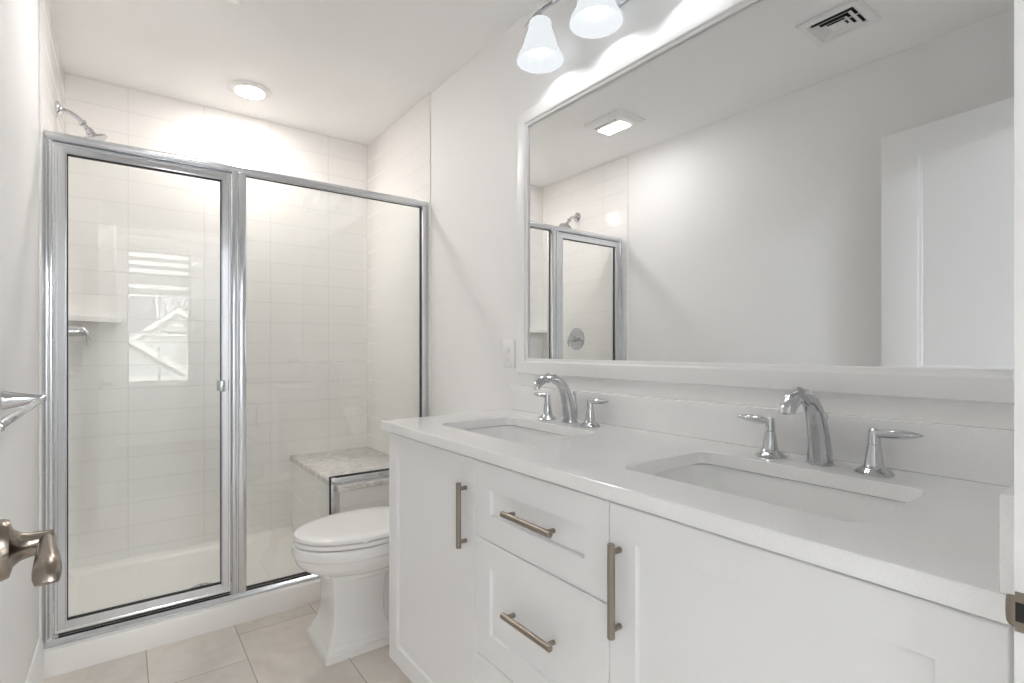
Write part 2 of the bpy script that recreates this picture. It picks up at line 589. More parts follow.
s.tube([(DX1 - 0.0008, YF - 0.003, 0.8895), (DX1 - 0.0006, YF + 0.0010, 0.8895), (DX1 + 0.0005, YF + 0.0035, 0.8895), (DX1 + 0.003, YF + 0.0055, 0.8895)],
       0.0, 12, flat=[(0.0012, 0.0145), (0.0012, 0.0145), (0.0012, 0.0138), (0.0012, 0.0125)])
sp = build('strike_plate', s, M['nickel'], jamb)
build('latch_hole', MB().box(DX1 - 0.0022, DX1 - 0.0014, YF - 0.034, YF - 0.0010, 0.881, 0.8985, 0.0003), M['dark'], sp)

# ------------------------------------------------------------------ bedroom beyond the doorway (seen reflected in the shower glass)
struct('floor_bedroom', MB().box(W0, W1, WY, YO, -0.1, 0), M['bed_floor'], 'grey carpet of the bedroom beyond the doorway', 'floor')
struct('ceiling_bedroom', MB().box(W0, W1, WY, YF, ZC, ZC + 0.1), M['ceiling'], 'white ceiling of the bedroom beyond the doorway', 'ceiling')
struct('wall_bedroom_left', MB().box(W0 - 0.1, W0, WY, YF, 0, ZC), M['wall'], 'plain bedroom wall on the hinge side', 'wall')
struct('wall_bedroom_right', MB().box(W1, W1 + 0.1, WY, YF, 0, ZC), M['wall'], 'plain bedroom wall on the strike side', 'wall')
wins = [(0.041, 0.671), (-1.55, -0.75), (1.7, 2.5)]      # first one is reflected in the shower; the other two added for fill daylight
ZW0, ZW1 = 0.697, 2.33
w = MB()
edges = [W0 - 0.1, -1.55, -0.75, 0.041, 0.671, 1.7, 2.5, W1 + 0.1]
for k in range(0, len(edges), 2):
    w.box(edges[k], edges[k + 1], WY - 0.15, WY, 0, ZC)
for (x0, x1) in wins:
    w.box(x0, x1, WY - 0.15, WY, 0, ZW0); w.box(x0, x1, WY - 0.15, WY, ZW1, ZC)
struct('wall_bedroom_back', w, M['wall'], 'bedroom outer wall with the reflected window and two added fill windows', 'wall')
for k, (x0, x1) in enumerate(wins):
    f = MB()
    y0, y1 = WY - 0.12, WY - 0.05
    f.frame('y', y0, x0, x1, ZW0, ZW1, [(0, 0), (0.022, 0), (0.022, 0.07), (0, 0.07)])
    f.box(x0 + 0.022, x1 - 0.022, y0 + 0.015, y1 - 0.015, 1.305, 1.338)
    xm = (x0 + x1) / 2
    f.box(xm - 0.009, xm + 0.009, y0 + 0.02, y1 - 0.02, ZW0 + 0.02, ZW1 - 0.02)
    win = struct('window_%d' % (k + 1), f, M['trim'],
                 ('white bedroom window straight across from the doorway', 'added unseen bedroom window on the hinge side, for fill daylight', 'added unseen bedroom window on the strike side, for fill daylight')[k], 'window')
    build('pane', MB().box(x0 + 0.02, x1 - 0.02, WY - 0.088, WY - 0.084, ZW0 + 0.02, ZW1 - 0.02), M['pane'], win)
    c = MB()
    c.frame('y', WY, x0 - 0.08, x1 + 0.08, ZW0 - 0.08, min(ZW1 + 0.08, ZC - 0.005), [(0, 0), (0.08, 0), (0.08, 0.016), (0, 0.016)])
    build('casing', c, M['trim'], win)
# blind lowered over the upper part of the middle window
bl = thing('window_blind', 'white slatted blind half lowered over the window across from the doorway', 'blind', (0.356, WY - 0.03, 2.3))
build('headrail', MB().box(0.048, 0.664, WY - 0.045, WY - 0.005, 2.285, 2.325, 0.003), M['blind'], bl)
sl = MB()
zs = 2.27
k = 0
while zs > 1.80:
    gap = k in (1, 3, 5, 9)
    tilt = R(72 if not gap else 12)
    hw = 0.027
    dy, dz = hw * math.cos(tilt), hw * math.sin(tilt)
    yc = WY - 0.025
    sl.rings([[(0.052, yc - dy, zs + dz), (0.660, yc - dy, zs + dz), (0.660, yc - dy + 0.002, zs + dz + 0.002), (0.052, yc - dy + 0.002, zs + dz + 0.002)],
              [(0.052, yc + dy, zs - dz), (0.660, yc + dy, zs - dz), (0.660, yc + dy + 0.002, zs - dz + 0.002), (0.052, yc + dy + 0.002, zs - dz + 0.002)]])
    zs -= 0.046
    k += 1
build('slats', sl, M['blind'], bl)
build('bottom_rail', MB().box(0.050, 0.662, WY - 0.045, WY - 0.008, 1.765, 1.787, 0.003), M['blind'], bl)
lamp = thing('bedroom_fill_lamp', 'added unseen lamp on the bedroom ceiling, fill light through the doorway', 'lamp', (0.9, -1.4, ZC))  # added lamp out of view, brightens the bathroom through the doorway
build('canopy', MB().lathe([(0.16, 0), (0.16, -0.02), (0.15, -0.03)], (0.9, -1.4, ZC)), M['nickel'], lamp)
build('fill_glass', MB().lathe([(0.15, -0.03), (0.148, -0.06), (0.12, -0.09), (0.06, -0.105), (0.0, -0.108)], (0.9, -1.4, ZC)), M['fill_lens'], lamp)

# the neighbouring house and lawn outside that window
gnd = struct('ground', MB().box(-40, 40, -70, WY - 0.15, -3.3, -3.2), M['ground'], 'dull winter lawn outside the bedroom window', 'ground')
h = thing('neighbour_house', 'grey house with white gable trim across the lawn outside', 'house', (2.5, -32, -3.2))
hw = MB()
hw.prism([(-3.5, -3.2), (9.0, -3.2), (9.0, 1.95), (4.3, 1.95), (2.51, 3.36), (0.72, 1.95), (-3.5, 1.95)], 'y', -40, -30)
build('wall', hw, M['siding'], h)
rf = MB()
rf.prism([(2.51, 3.50), (0.45, 1.88), (0.45, 1.76), (2.51, 3.38)], 'y', -40, -29.75)
rf.prism([(2.51, 3.50), (4.57, 1.88), (4.57, 1.76), (2.51, 3.38)], 'y', -40, -29.75)
rf.prism([(-30.2, 1.75), (-34, 4.3), (-38, 1.75)], 'x', -3.8, 1.6)
build('roof', rf, M['shingle'], h)
tr = MB()
for sx in (-1, 1):
    tr.prism([(2.51, 3.42), (2.51 + sx * 2.05, 1.80), (2.51 + sx * 2.05, 1.52), (2.51, 3.14)], 'y', -29.98, -29.70)
tr.box(0.75, 4.27, -29.98, -29.88, 1.84, 2.05)
build('gable_trim', tr, M['trim'], h)
wg = MB()
wg.prism([(0.1, -3.2), (0.1, 1.55), (2.95, -0.45), (2.95, -3.2)], 'y', -29.95, -27.5)
wing = build('wing', wg, M['siding'], h)
tw = MB()
tw.prism([(0.0, 1.95), (3.1, -0.22), (3.1, -0.58), (0.0, 1.59)], 'y', -29.9, -27.2)
tw.box(-3.6, 2.9, -27.5, -27.2, -0.52, -0.30)
build('wing_trim', tw, M['trim'], h)
build('wing_roof', MB().prism([(-29.95, 1.6), (-27.2, -0.30), (-29.95, -0.30)], 'x', -3.6, 0.1), M['shingle'], h)
for (x0, x1) in ((0.6, 1.15), (1.35, 1.9)):
    wf = build('window_frame', MB().box(x0, x1, -27.55, -27.42, -1.5, -0.62), M['trim'], h)
    build('window_glass', MB().box(x0 + 0.08, x1 - 0.08, -27.44, -27.40, -1.42, -0.70), M['house_glass'], wf)
import random
rnd = random.Random(4)
for k, (tx, ty) in enumerate(((-1.5, -47), (3.5, -50))):
    tb = MB()
    def grow(p, d, L, r, depth):
        q = p + d * L
        tb.tube([p, q], [r, r * 0.65], 5)
        if depth == 0:
            return
        for _ in range(3):
            nd = (d + Vector((rnd.uniform(-.7, .7), rnd.uniform(-.4, .4), rnd.uniform(0, .45)))).normalized()
            grow(p + d * L * rnd.uniform(.6, 1.0), nd, L * 0.68, r * 0.6, depth - 1)
    grow(Vector((tx, ty, -3.2)), Vector((0, 0, 1)), 4.2, 0.2, 4)
    tag(build('bare_tree', tb, M['bark'], None, origin=(tx, ty, -3.2)),
        ('bare winter tree behind the grey house, over its low roof', 'bare winter tree behind the white gable peak')[k], 'tree', 'bare trees outside')

# ------------------------------------------------------------------ open door with lever
door_loc, door_rot = Vector((-0.038, YF + 0.010, 0)), R(6.0)
DW, DT = 0.742, 0.035
d = MB()
ST = 0.135
def dbox(y0, y1, z0, z1, x0=-DT, x1=0.0, bv=0.0015):
    d.box(x0, x1, y0, y1, z0, z1, bv)
dbox(0, ST, 0.012, 2.042); dbox(DW - ST, DW, 0.012, 2.042)
for (z0, z1) in ((0.012, 0.25), (0.90, 1.045), (1.935, 2.042)):
    dbox(ST - 0.002, DW - ST + 0.002, z0, z1, bv=0)
for (z0, z1) in ((0.25, 0.90), (1.045, 1.935)):
    d.box(-DT + 0.0085, -0.0085, ST - 0.002, DW - ST + 0.002, z0 - 0.002, z1 + 0.002)
    for xo, sg in ((0.0, -1), (-DT, 1)):
        d.frame('x', xo, ST, DW - ST, z0, z1, [(-0.001, sg * 0.0004), (0.003, sg * 0.0030), (0.007, sg * 0.0032), (0.014, sg * 0.0085), (0.014, sg * 0.0095), (-0.001, sg * 0.0095)])
door = build('door_1', d, M['trim'])
door.location = door_loc
door.rotation_euler = (0, 0, door_rot)
tag(door, 'white panelled door standing open against the left wall', 'door', kind='structure')
LY, LZ = DW - 0.062, 0.907
l = MB()
l.lathe([(0.033, 0.0), (0.033, 0.004), (0.031, 0.009), (0.0205, 0.012), (0.0155, 0.018), (0.0135, 0.026), (0.0125, 0.046)], (0, LY, LZ), (1, 0, 0), 28)
lv = build('door_lever', l, M['lever'], door)
ll = MB()
path = [(0.040, LY + 0.015, LZ), (0.040, LY + 0.008, LZ), (0.040, LY - 0.010, LZ), (0.0395, LY - 0.040, LZ), (0.039, LY - 0.070, LZ - 0.001), (0.0385, LY - 0.088, LZ - 0.004), (0.038, LY - 0.097, LZ - 0.009), (0.038, LY - 0.101, LZ - 0.014)]
ll.tube(path, 0, 20, flat=[(0.006, 0.007), (0.0085, 0.0110), (0.0085, 0.0110), (0.0094, 0.009), (0.0110, 0.0075), (0.0117, 0.007), (0.0113, 0.006), (0.0095, 0.004)])
build('grip', ll, M['lever'], lv)
for hz in (0.25, 1.03, 1.82):
    build('hinge', MB().lathe([(0.006, -0.045), (0.006, 0.045)], (-DT - 0.004, -0.004, hz)), M['nickel'], door)

# ------------------------------------------------------------------ shower base, bench, enclosure
pan = thing('shower_tray', 'white acrylic shower base with raised front curb', 'shower base', (0.52, 2.38, 0))
p = MB()
p.prism([(2.382, 0.0), (2.382, 0.078), (2.386, 0.087), (2.394, 0.0915), (2.478, 0.0915), (2.488, 0.088), (2.494, 0.078), (2.50, 0.05), (2.52, 0.04), (2.52, 0.0)], 'x', XL + 0.0005, XR - 0.0005)
build('curb', p, M['acrylic'], pan)
p = MB()
p.box(TL + 0.0005, TR - 0.0005, 2.515, TB - 0.0005, 0.0, 0.04)
p.prism([(TB - 0.001, 0.035), (TB - 0.001, 0.079), (TB - 0.008, 0.0785), (TB - 0.018, 0.060), (TB - 0.034, 0.047), (TB - 0.06, 0.040), (TB - 0.06, 0.035)], 'x', TL + 0.001, TR - 0.001)
p.prism([(TL + 0.001, 0.035), (TL + 0.001, 0.079), (TL + 0.008, 0.0785), (TL + 0.018, 0.060), (TL + 0.034, 0.047), (TL + 0.06, 0.040), (TL + 0.06, 0.035)], 'y', 2.49, TB - 0.001)
build('pan_floor', p, M['acrylic'], pan)
dr = MB()
dr.lathe([(0.055, 0.0402), (0.054, 0.0435), (0.047, 0.0445), (0.046, 0.0425), (0.0, 0.0425)], (0.29, 2.735, 0))
dp = build('drain', dr, M['chrome'], pan)
dh = MB()
for i in range(8):
    a = i * math.pi / 4
    dh.lathe([(0.006, 0.0424), (0.006, 0.0429)], (0.29 + 0.03 * math.cos(a), 2.735 + 0.03 * math.sin(a), 0), n=10)
build('drain_holes', dh, M['dark'], dp)

bench = thing('shower_bench', 'tiled corner bench with grey veined marble top in the shower', 'bench', (1.03, 2.82, 0.04))
b = MB()
b.prism([(2.3975, 0.0925), (2.3975, 0.469), (TB - 0.001, 0.469), (TB - 0.001, 0.088), (TB - 0.012, 0.084), (TB - 0.025, 0.062), (TB - 0.062, 0.0405), (2.53, 0.0405), (2.50, 0.0925)], 'x', 0.803, TR - 0.001)
build('base', b, M['tile_s'], bench)
build('slab', MB().box(0.790, TR - 0.001, 2.384, TB - 0.001, 0.469, 0.497, 0.003), M['marble'], bench)

enc = thing('shower_enclosure', 'framed glass shower enclosure with hinged door and fixed side panel', 'shower enclosure', (0.52, GY, 0.0915))
hd = MB()
n = 20
rs = []
for x in (TL + 0.001, TR - 0.001):
    rs.append([(x, GY + 0.024 * math.cos(2 * math.pi * k / n), 1.8715 + 0.0185 * math.sin(2 * math.pi * k / n)) for k in range(n)])
hd.rings(rs)
build('header_rail', hd, M['silver'], enc)
build('sill_track', MB().prism([(2.404, 0.0915), (2.404, 0.099), (2.409, 0.106), (2.415, 0.112), (2.452, 0.117), (2.462, 0.112), (2.462, 0.0915)], 'x', TL + 0.0005, 0.7890), M['silver'], enc)
j = MB()
j.box(TL + 0.0005, -0.2085, 2.413, 2.457, 0.108, 1.858, 0.0015)
j.box(-0.2088, -0.1965, 2.419, 2.451, 0.110, 1.858, 0.002)
build('wall_jamb', j, M['silver'], enc)
j = MB()
j.box(1.2315, TR - 0.0012, 2.413, 2.457, 0.529, 1.858, 0.0015)
build('wall_jamb', j, M['silver'], enc)
po = MB()
po.box(0.3625, 0.3795, 2.413, 2.457, 0.108, 1.858, 0.002)
po.box(0.3793, 0.3865, 2.420, 2.450, 0.108, 1.858)
po.box(0.3863, 0.4155, 2.411, 2.459, 0.108, 1.858, 0.004)
build('post', po, M['silver'], enc)
# fixed panel, notched over the bench
g = MB()
g.prism([(0.4155, 0.117), (0.7655, 0.117), (0.7655, 0.531), (1.2315, 0.531), (1.2315, 1.856), (0.4155, 1.856)], 'y', 2.432, 2.438)
fp = build('fixed_glass_panel', g, M['glass'], enc)
k = MB()
k.box(0.4158, 0.7655, 2.430, 2.440, 0.1170, 0.1230); k.box(0.7655, 0.7700, 2.430, 2.440, 0.112, 0.5345)
k.box(0.7655, 1.2313, 2.430, 2.440, 0.5285, 0.5345); k.box(1.2270, 1.2318, 2.430, 2.440, 0.532, 1.855)
k.box(0.4158, 1.2313, 2.430, 2.440, 1.8515, 1.8565); k.box(0.4153, 0.4175, 2.430, 2.440, 0.115, 1.855)
build('gasket', k, M['gasket'], fp)
nf = MB()
nf.box(0.7700, 0.7897, 2.419, 2.451, 0.108, 0.531, 0.002); nf.box(0.7700, TR - 0.0015, 2.417, 2.453, 0.4978, 0.5285, 0.003)
build('notch_channel', nf, M['silver'], enc)
# hinged door
dx0, dx1, dz0, dz1 = -0.1930, 0.3592, 0.1255, 1.8515
sd = MB()
sd.frame('y', 2.415, dx0, dx1, dz0, dz1, [(0.0, 0.003), (0.003, 0.0), (0.009, 0.0), (0.011, 0.0025), (0.030, 0.0025), (0.0325, 0.0), (0.0352, 0.0), (0.0352, 0.032), (0.0, 0.032)])
swing = build('swing_door', sd, M['silver'], enc)
ga, gb, gc, gd = dx0 + 0.0352, dx1 - 0.0352, dz0 + 0.0410, dz1 - 0.0352
sd2 = MB()
sd2.box(ga - 0.001, gb + 0.001, 2.4155, 2.4465, dz0 + 0.030, gc)
build('bottom_rail', sd2, M['silver'], swing)
build('door_glass', MB().box(ga, gb, 2.432, 2.438, gc, gd), M['glass'], swing)
gk = MB().frame('y', 2.424, ga, gb, gc, gd, [(-0.0008, 0), (0.0026, 0), (0.0026, 0.014), (-0.0008, 0.014)])
build('gasket', gk, M['gasket'], swing)
build('drip_seal', MB().box(dx0 + 0.012, dx1 - 0.002, 2.424, 2.438, 0.1175, 0.1260), M['gasket'], swing)
for (y0, y1) in ((2.388, 2.4165), (2.4465, 2.474)):
    build('door_pull', MB().box(0.3125, 0.3345, y0, y1, 0.953, 0.999, 0.004, 3), M['chrome'], swing)

# shower head, valve, shelf
sh = thing('overhead_shower', 'chrome shower head on a bent arm above the enclosure', 'shower head', (TL, 2.85, 2.117))
e = MB().lathe([(0.034, 0.0), (0.034, 0.003), (0.030, 0.008), (0.016, 0.013), (0.013, 0.016)], (TL + 0.0003, 2.85, 2.117), (1, 0, 0), 28)
build('escutcheon', e, M['chrome'], sh)
am = MB()
am.tube([(TL, 2.85, 2.117), (-0.195, 2.85, 2.117), (-0.178, 2.85, 2.1135), (-0.158, 2.85, 2.103), (-0.140, 2.85, 2.087), (-0.128, 2.85, 2.072), (-0.120, 2.85, 2.060)], 0.0095, 16)
am.lathe([(0.014, 0), (0.0145, 0.010), (0.012, 0.013)], (-0.138, 2.85, 2.085), (0.62, 0, -0.78), 18)
build('arm', am, M['chrome'], sh)
hdv = Vector((0.42, 0, -0.9)).normalized()
hb = MB().lathe([(0.011, -0.004), (0.015, 0.004), (0.0165, 0.014), (0.020, 0.022), (0.040, 0.032), (0.0495, 0.036), (0.0505, 0.042), (0.047, 0.045), (0.0, 0.045)], Vector((-0.115, 2.85, 2.058)), hdv, 32)
build('spray_head', hb, M['chrome'], sh)
sv = thing('shower_valve', 'round chrome shower valve with a drooping lever', 'shower valve', (TL, 2.857, 1.20))
build('escutcheon', MB().lathe([(0.083, 0.0), (0.083, 0.003), (0.078, 0.008), (0.050, 0.012), (0.030, 0.015)], (TL + 0.0003, 2.857, 1.20), (1, 0, 0), 40), M['chrome'], sv)
lvm = MB()
lvm.lathe([(0.026, 0.008), (0.023, 0.03), (0.021, 0.06), (0.020, 0.085), (0.015, 0.094), (0.0, 0.096)], (TL, 2.857, 1.20), (1, 0, 0), 28)
lvm.tube([(-0.140, 2.857, 1.202), (-0.126, 2.855, 1.201), (-0.118, 2.849, 1.190), (-0.115, 2.841, 1.170), (-0.1165, 2.832, 1.140)], 0, 14,
         flat=[(0.010, 0.006), (0.011, 0.008), (0.010, 0.007), (0.0085, 0.006), (0.004, 0.003)])
build('lever', lvm, M['chrome'], sv)
cs = MB()
pts = [(TL + 0.0005, TB - 0.0005)]
A, B_ = (TL + 0.0005, TB - 0.215), (TL + 0.215, TB - 0.0005)
for k in range(13):
    t_ = k / 12
    x_, y_ = A[0] + (B_[0] - A[0]) * t_, A[1] + (B_[1] - A[1]) * t_
    bul = 0.018 * math.sin(math.pi * t_)
    pts.append((x_ + bul * 0.7, y_ - bul * 0.7))
cs.prism(pts, 'z', 1.2545, 1.277, 0.004)
tag(build('corner_shelf', cs, M['ceramic'], None, origin=(TL, TB, 1.2545)), 'small triangular ceramic shelf in the shower corner', 'shelf')

# ------------------------------------------------------------------ toilet
TY = 2.002
toilet = thing('toilet', 'white two-piece toilet with square pedestal between curb and vanity', 'toilet', (0.82, TY, 0))
def egg(z, af, ab, b, cx=0.746, n=44, pb=2.6):
    out = []
    for i in range(n):
        a = 2 * math.pi * i / n
        c_, s_ = math.cos(a), math.sin(a)
        if c_ >= 0:      # front, pointing to -x
            out.append((cx - af * c_, TY + b * s_, z))
        else:
            e = 2 / pb
            out.append((cx + ab * abs(c_) ** e, TY + b * math.copysign(abs(s_) ** e, s_), z))
    return out
bw = MB()
bw.rings([egg(*s) for s in ((0.4030, .236, .27, .166), (0.4035, .242, .275, .172), (0.399, .2475, .28, .1775), (0.388, .2495, .282, .1800), (0.374, .2495, .282, .1800), (0.366, .2475, .28, .1780), (0.3635, .2435, .276, .1740),
                            (0.3600, .2405, .272, .1710), (0.348, .2385, .27, .1695), (0.334, .233, .265, .165), (0.320, .222, .255, .157), (0.306, .203, .24, .145), (0.295, .178, .225, .129),
                            (0.289, .158, .21, .116), (0.287, .152, .20, .112), (0.277, .148, .195, .109), (0.268, .142, .19, .104), (0.262, .128, .18, .094), (0.258, .10, .16, .08))])
def rr(z, x0, x1, hy, r):
    return [(x, y, z) for x, y in rrect((x0 + x1) / 2, TY, (x1 - x0) / 2, hy, r, 4)]
bw.rings([rr(*s) for s in ((0.292, .612, .835, .098, .012), (0.275, .615, .828, .0945, .010), (0.25, .619, .818, .0915, .008), (0.20, .6215, .812, .0895, .007), (0.15, .6220, .810, .0890, .007), (0.122, .6195, .812, .0905, .007),
                           (0.10, .6150, .816, .0940, .008), (0.080, .6080, .825, .1000, .009), (0.062, .5990, .835, .1080, .010), (0.052, .5945, .840, .1125, .010), (0.0505, .5925, .841, .1145, .010),
           (0.042, .5905, .842, .1165, .010), (0.034, .5860, .845, .1205, .010), (0.0325, .5835, .847, .1230, .010), (0.026, .5820, .850, .1245, .010), (0.0245, .5790, .851, .1270, .010), (0.0, .5775, .852, .1280, .010))])
bw.rings([rr(*s) for s in ((0.30, .80, 1.06, .075, .03), (0.20, .79, 1.05, .062, .03), (0.10, .79, 1.05, .066, .03), (0.062, .79, 1.06, .085, .03), (0.040, .79, 1.07, .105, .02))])
bw.rings([rr(*s) for s in ((0.0325, .82, 1.07, .1225, .01), (0.0255, .82, 1.07, .1245, .01), (0.0245, .82, 1.072, .1270, .01), (0.0, .82, 1.073, .1280, .01))])
bw.box(0.96, 1.250, TY - 0.115, TY + 0.115, 0.30, 0.4035, 0.02, 3)
build('bowl', bw, M['ceramic'], toilet, angle=28)
st = MB()
st.rings([egg(z, *v) for z, v in ((0.4076, (.231, .226, .162)), (0.4082, (.2435, .238, .1745)), (0.418, (.2435, .238, .1745)), (0.4215, (.2405, .235, .1715)), (0.4225, (.234, .23, .165)))])
build('seat', st, M['seat'], toilet)
ld = MB()
ld.rings([egg(z, *v) for z, v in ((0.4282, (.229, .226, .161)), (0.4287, (.2425, .238, .1740)), (0.435, (.2425, .238, .1740)), (0.4415, (.2395, .236, .171)), (0.4455, (.231, .23, .164)), (0.4485, (.20, .21, .142)), (0.4500, (.14, .16, .10)), (0.4505, (.05, .06, .035)))])
for yy in (-0.05, 0.05):
    ld.tube([(0.974, TY + yy - 0.022, 0.428), (0.974, TY + yy + 0.022, 0.428)], 0.011, 14)
ld.box(0.520, 0.535, TY - 0.012, TY + 0.012, 0.4220, 0.4285); ld.box(0.70, 0.72, TY - 0.165, TY - 0.150, 0.4220, 0.4285); ld.box(0.70, 0.72, TY + 0.150, TY + 0.165, 0.4220, 0.4285)
build('lid', ld, M['seat'], toilet)
tk = MB()
tk.rings([rr(*s) for s in ((0.4040, 1.085, 1.245, .195, .02), (0.42, 1.075, 1.250, .205, .025), (0.60, 1.066, 1.253, .218, .025), (0.735, 1.062, 1.255, .224, .022))])
build('tank', tk, M['ceramic'], toilet)
tlid = MB()
tlid.rings([rr(*s) for s in ((0.7352, 1.050, 1.259, .236, .02), (0.750, 1.047, 1.260, .239, .02), (0.756, 1.050, 1.260, .236, .02), (0.762, 1.060, 1.256, .226, .02), (0.775, 1.064, 1.254, .222, .02), (0.780, 1.070, 1.250, .216, .02))])
build('tank_lid', tlid, M['ceramic'], toilet)
fl = MB()
fl.lathe([(0.013, 0), (0.013, 0.012), (0.009, 0.016)], (1.063, TY + 0.165, 0.68), (-1, 0, 0), 16)
fl.tube([(1.048, TY + 0.165, 0.68), (1.043, TY + 0.14, 0.678), (1.040, TY + 0.095, 0.672)], [0.006, 0.006, 0.004], 10)
build('flush_lever', fl, M['chrome'], toilet)

# ------------------------------------------------------------------ vanity cabinets
DFX = 0.7196                                     # front plane of doors and drawers
Z0C, Z1C = 0.090, 0.8450
def shaker(mb, y0, y1, z0, z1, rail=0.061, rec=0.009, th=0.020):
    mb.frame('x', DFX, y0, y1, z0, z1, [(0.0, 0.0015), (0.0015, 0.0), (rail - 0.0005, 0.0), (rail, 0.0008), (rail, th), (0.0, th)])
    mb.box(DFX + rec, DFX + th - 0.001, y0 + rail + 0.0013, y1 - rail - 0.0013, z0 + rail + 0.0013, z1 - rail - 0.0013)
    mb.box(DFX + th - 0.004, DFX + th - 0.0005, y0 + rail - 0.004, y1 - rail + 0.004, z0 + rail - 0.004, z1 - rail + 0.004)
    return mb
def bar_pull(name, parent, y, z, vertical):
    L, off = 0.0845, 0.069
    d = (0, 0, 1) if vertical else (0, 1, 0)
    c = Vector((DFX - 0.023, y, z))
    D = Vector(d)
    m = MB()
    m.lathe([(0.0060, -L), (0.0070, -L + 0.001), (0.0070, L - 0.001), (0.0060, L)], c, d, 18)
    for s in (-1, 1):
        q = c + D * (off * s)
        m.lathe([(0.0054, 0.0), (0.0054, 0.023)], q, (1, 0, 0), 12)
    return build(name, m, M['nickel'], parent)
vy0, vy1 = YF + 0.0015, 1.656
van = thing('vanity_cabinet', 'long white shaker vanity cabinet with two doors and three middle drawers', 'vanity', (1.0, 0.892, 0))
c = MB()
x0 = DFX + 0.0215
c.box(x0, XR - 0.002, vy0, vy0 + 0.018, Z0C, 0.8550); c.box(x0, XR - 0.002, vy1 - 0.018, vy1, Z0C, 0.8550)
c.box(x0, XR - 0.002, vy0 + 0.018, vy1 - 0.018, Z0C, Z0C + 0.016); c.box(XR - 0.010, XR - 0.002, vy0 + 0.018, vy1 - 0.018, Z0C, 0.855)
c.box(x0 + 0.035, x0 + 0.053, vy0 + 0.018, vy1 - 0.018, 0.80, 0.855)
for yd in (0.6645, 1.1195):
    c.box(x0, XR - 0.010, yd - 0.009, yd + 0.009, Z0C + 0.016, 0.66); c.box(x0 + 0.012, x0 + 0.03, yd - 0.02, yd + 0.02, 0.66, 0.80)
build('body', c, M['cabinet'], van)
build('toe_kick', MB().box(x0 + 0.06, x0 + 0.076, vy0, vy1, 0.0005, Z0C - 0.0003), M['cabinet'], van)
d1 = build('door', shaker(MB(), 1.121, 1.656, Z0C, Z1C), M['cabinet'], van)
bar_pull('handle', d1, 1.164, 0.6957, True)
for (za, zb, hz) in ((0.6555, Z1C, 0.7490), (0.3615, 0.6520, 0.5165), (Z0C, 0.3580, 0.2240)):
    dr_ = build('drawer', shaker(MB(), 0.6660, 1.1180, za, zb, 0.0635), M['cabinet'], van)
    bar_pull('handle', dr_, 0.8867, hz, False)
d3 = build('door', shaker(MB(), 0.1215, 0.6630, Z0C, Z1C), M['cabinet'], van)
bar_pull('handle', d3, 0.638, 0.6957, True)

# ------------------------------------------------------------------ countertop, splashes, sinks
SINKS = ((0.9655, 1.281), (0.9655, 0.5075))
SHX, SHY, SRAD = 0.145, 0.2195, 0.031
def counter():
    bm = bmesh.new()
    z1, z0, ch = ZT, 0.8556, 0.0015
    outer = [(FX, YF + 0.0005), (XR - 0.0005, YF + 0.0005), (XR - 0.0005, 1.6827), (FX, 1.6827)]
    inner = [(FX + ch, YF + 0.0005 + ch), (XR - 0.0005 - ch, YF + 0.0005 + ch), (XR - 0.0005 - ch, 1.6827 - ch), (FX + ch, 1.6827 - ch)]
    def loop(pts, z):
        return [bm.verts.new((x, y, z)) for x, y in pts]
    def edges(vs):
        return [bm.edges.new((vs[i], vs[(i + 1) % len(vs)])) for i in range(len(vs))]
    def wall(A, B):
        n = len(A)
        for i in range(n):
            bm.faces.new((A[i], A[(i + 1) % n], B[(i + 1) % n], B[i]))
    for (zz, use_ch) in ((z1, True), (z0, False)):
        O = loop(inner if use_ch else outer, zz)
        es = edges(O)
        H = []
        for (cx, cy) in SINKS:
            k = ch if use_ch else 0.0
            v = loop(rrect(cx, cy, SHX + k, SHY + k, SRAD + k, 8), zz)
            es += edges(v)
            H.append(v)
        bmesh.ops.triangle_fill(bm, use_beauty=True, use_dissolve=False, edges=es, normal=(0, 0, 1))
        if use_ch:
            top = (O, H)
        else:
            bot = (O, H)
    O2 = loop(outer, z1 - ch)
    wall(top[0], O2); wall(O2, bot[0])
    for k, (cx, cy) in enumerate(SINKS):
        h2 = loop(rrect(cx, cy, SHX, SHY, SRAD, 8), z1 - ch)
        wall(top[1][k], h2); wall(h2, bot[1][k])
    m = MB()
    m.bm.free()
    m.bm = bm
    return m
tag(build('countertop', counter(), M['quartz'], None, angle=25, origin=(0.984, 0.895, 0.8556)), 'long white quartz countertop with two undermount sink cutouts', 'countertop')
SPX = XR - 0.020
tag(build('backsplash', MB().box(SPX, XR - 0.0005, YF + 0.0005, 1.6827, ZT + 0.0003, 0.9835, 0.003), M['quartz'], None, origin=(SPX, 0.895, ZT)), 'long low quartz backsplash strip under the mirror', 'backsplash')
tag(build('side_splash', MB().box(FX + 0.0015, SPX - 0.0005, YF + 0.0005, YF + 0.0200, ZT + 0.0003, 0.9835, 0.003), M['quartz'], None, origin=(FX, YF, ZT)), 'short quartz side splash at the doorway end of the counter', 'side splash')

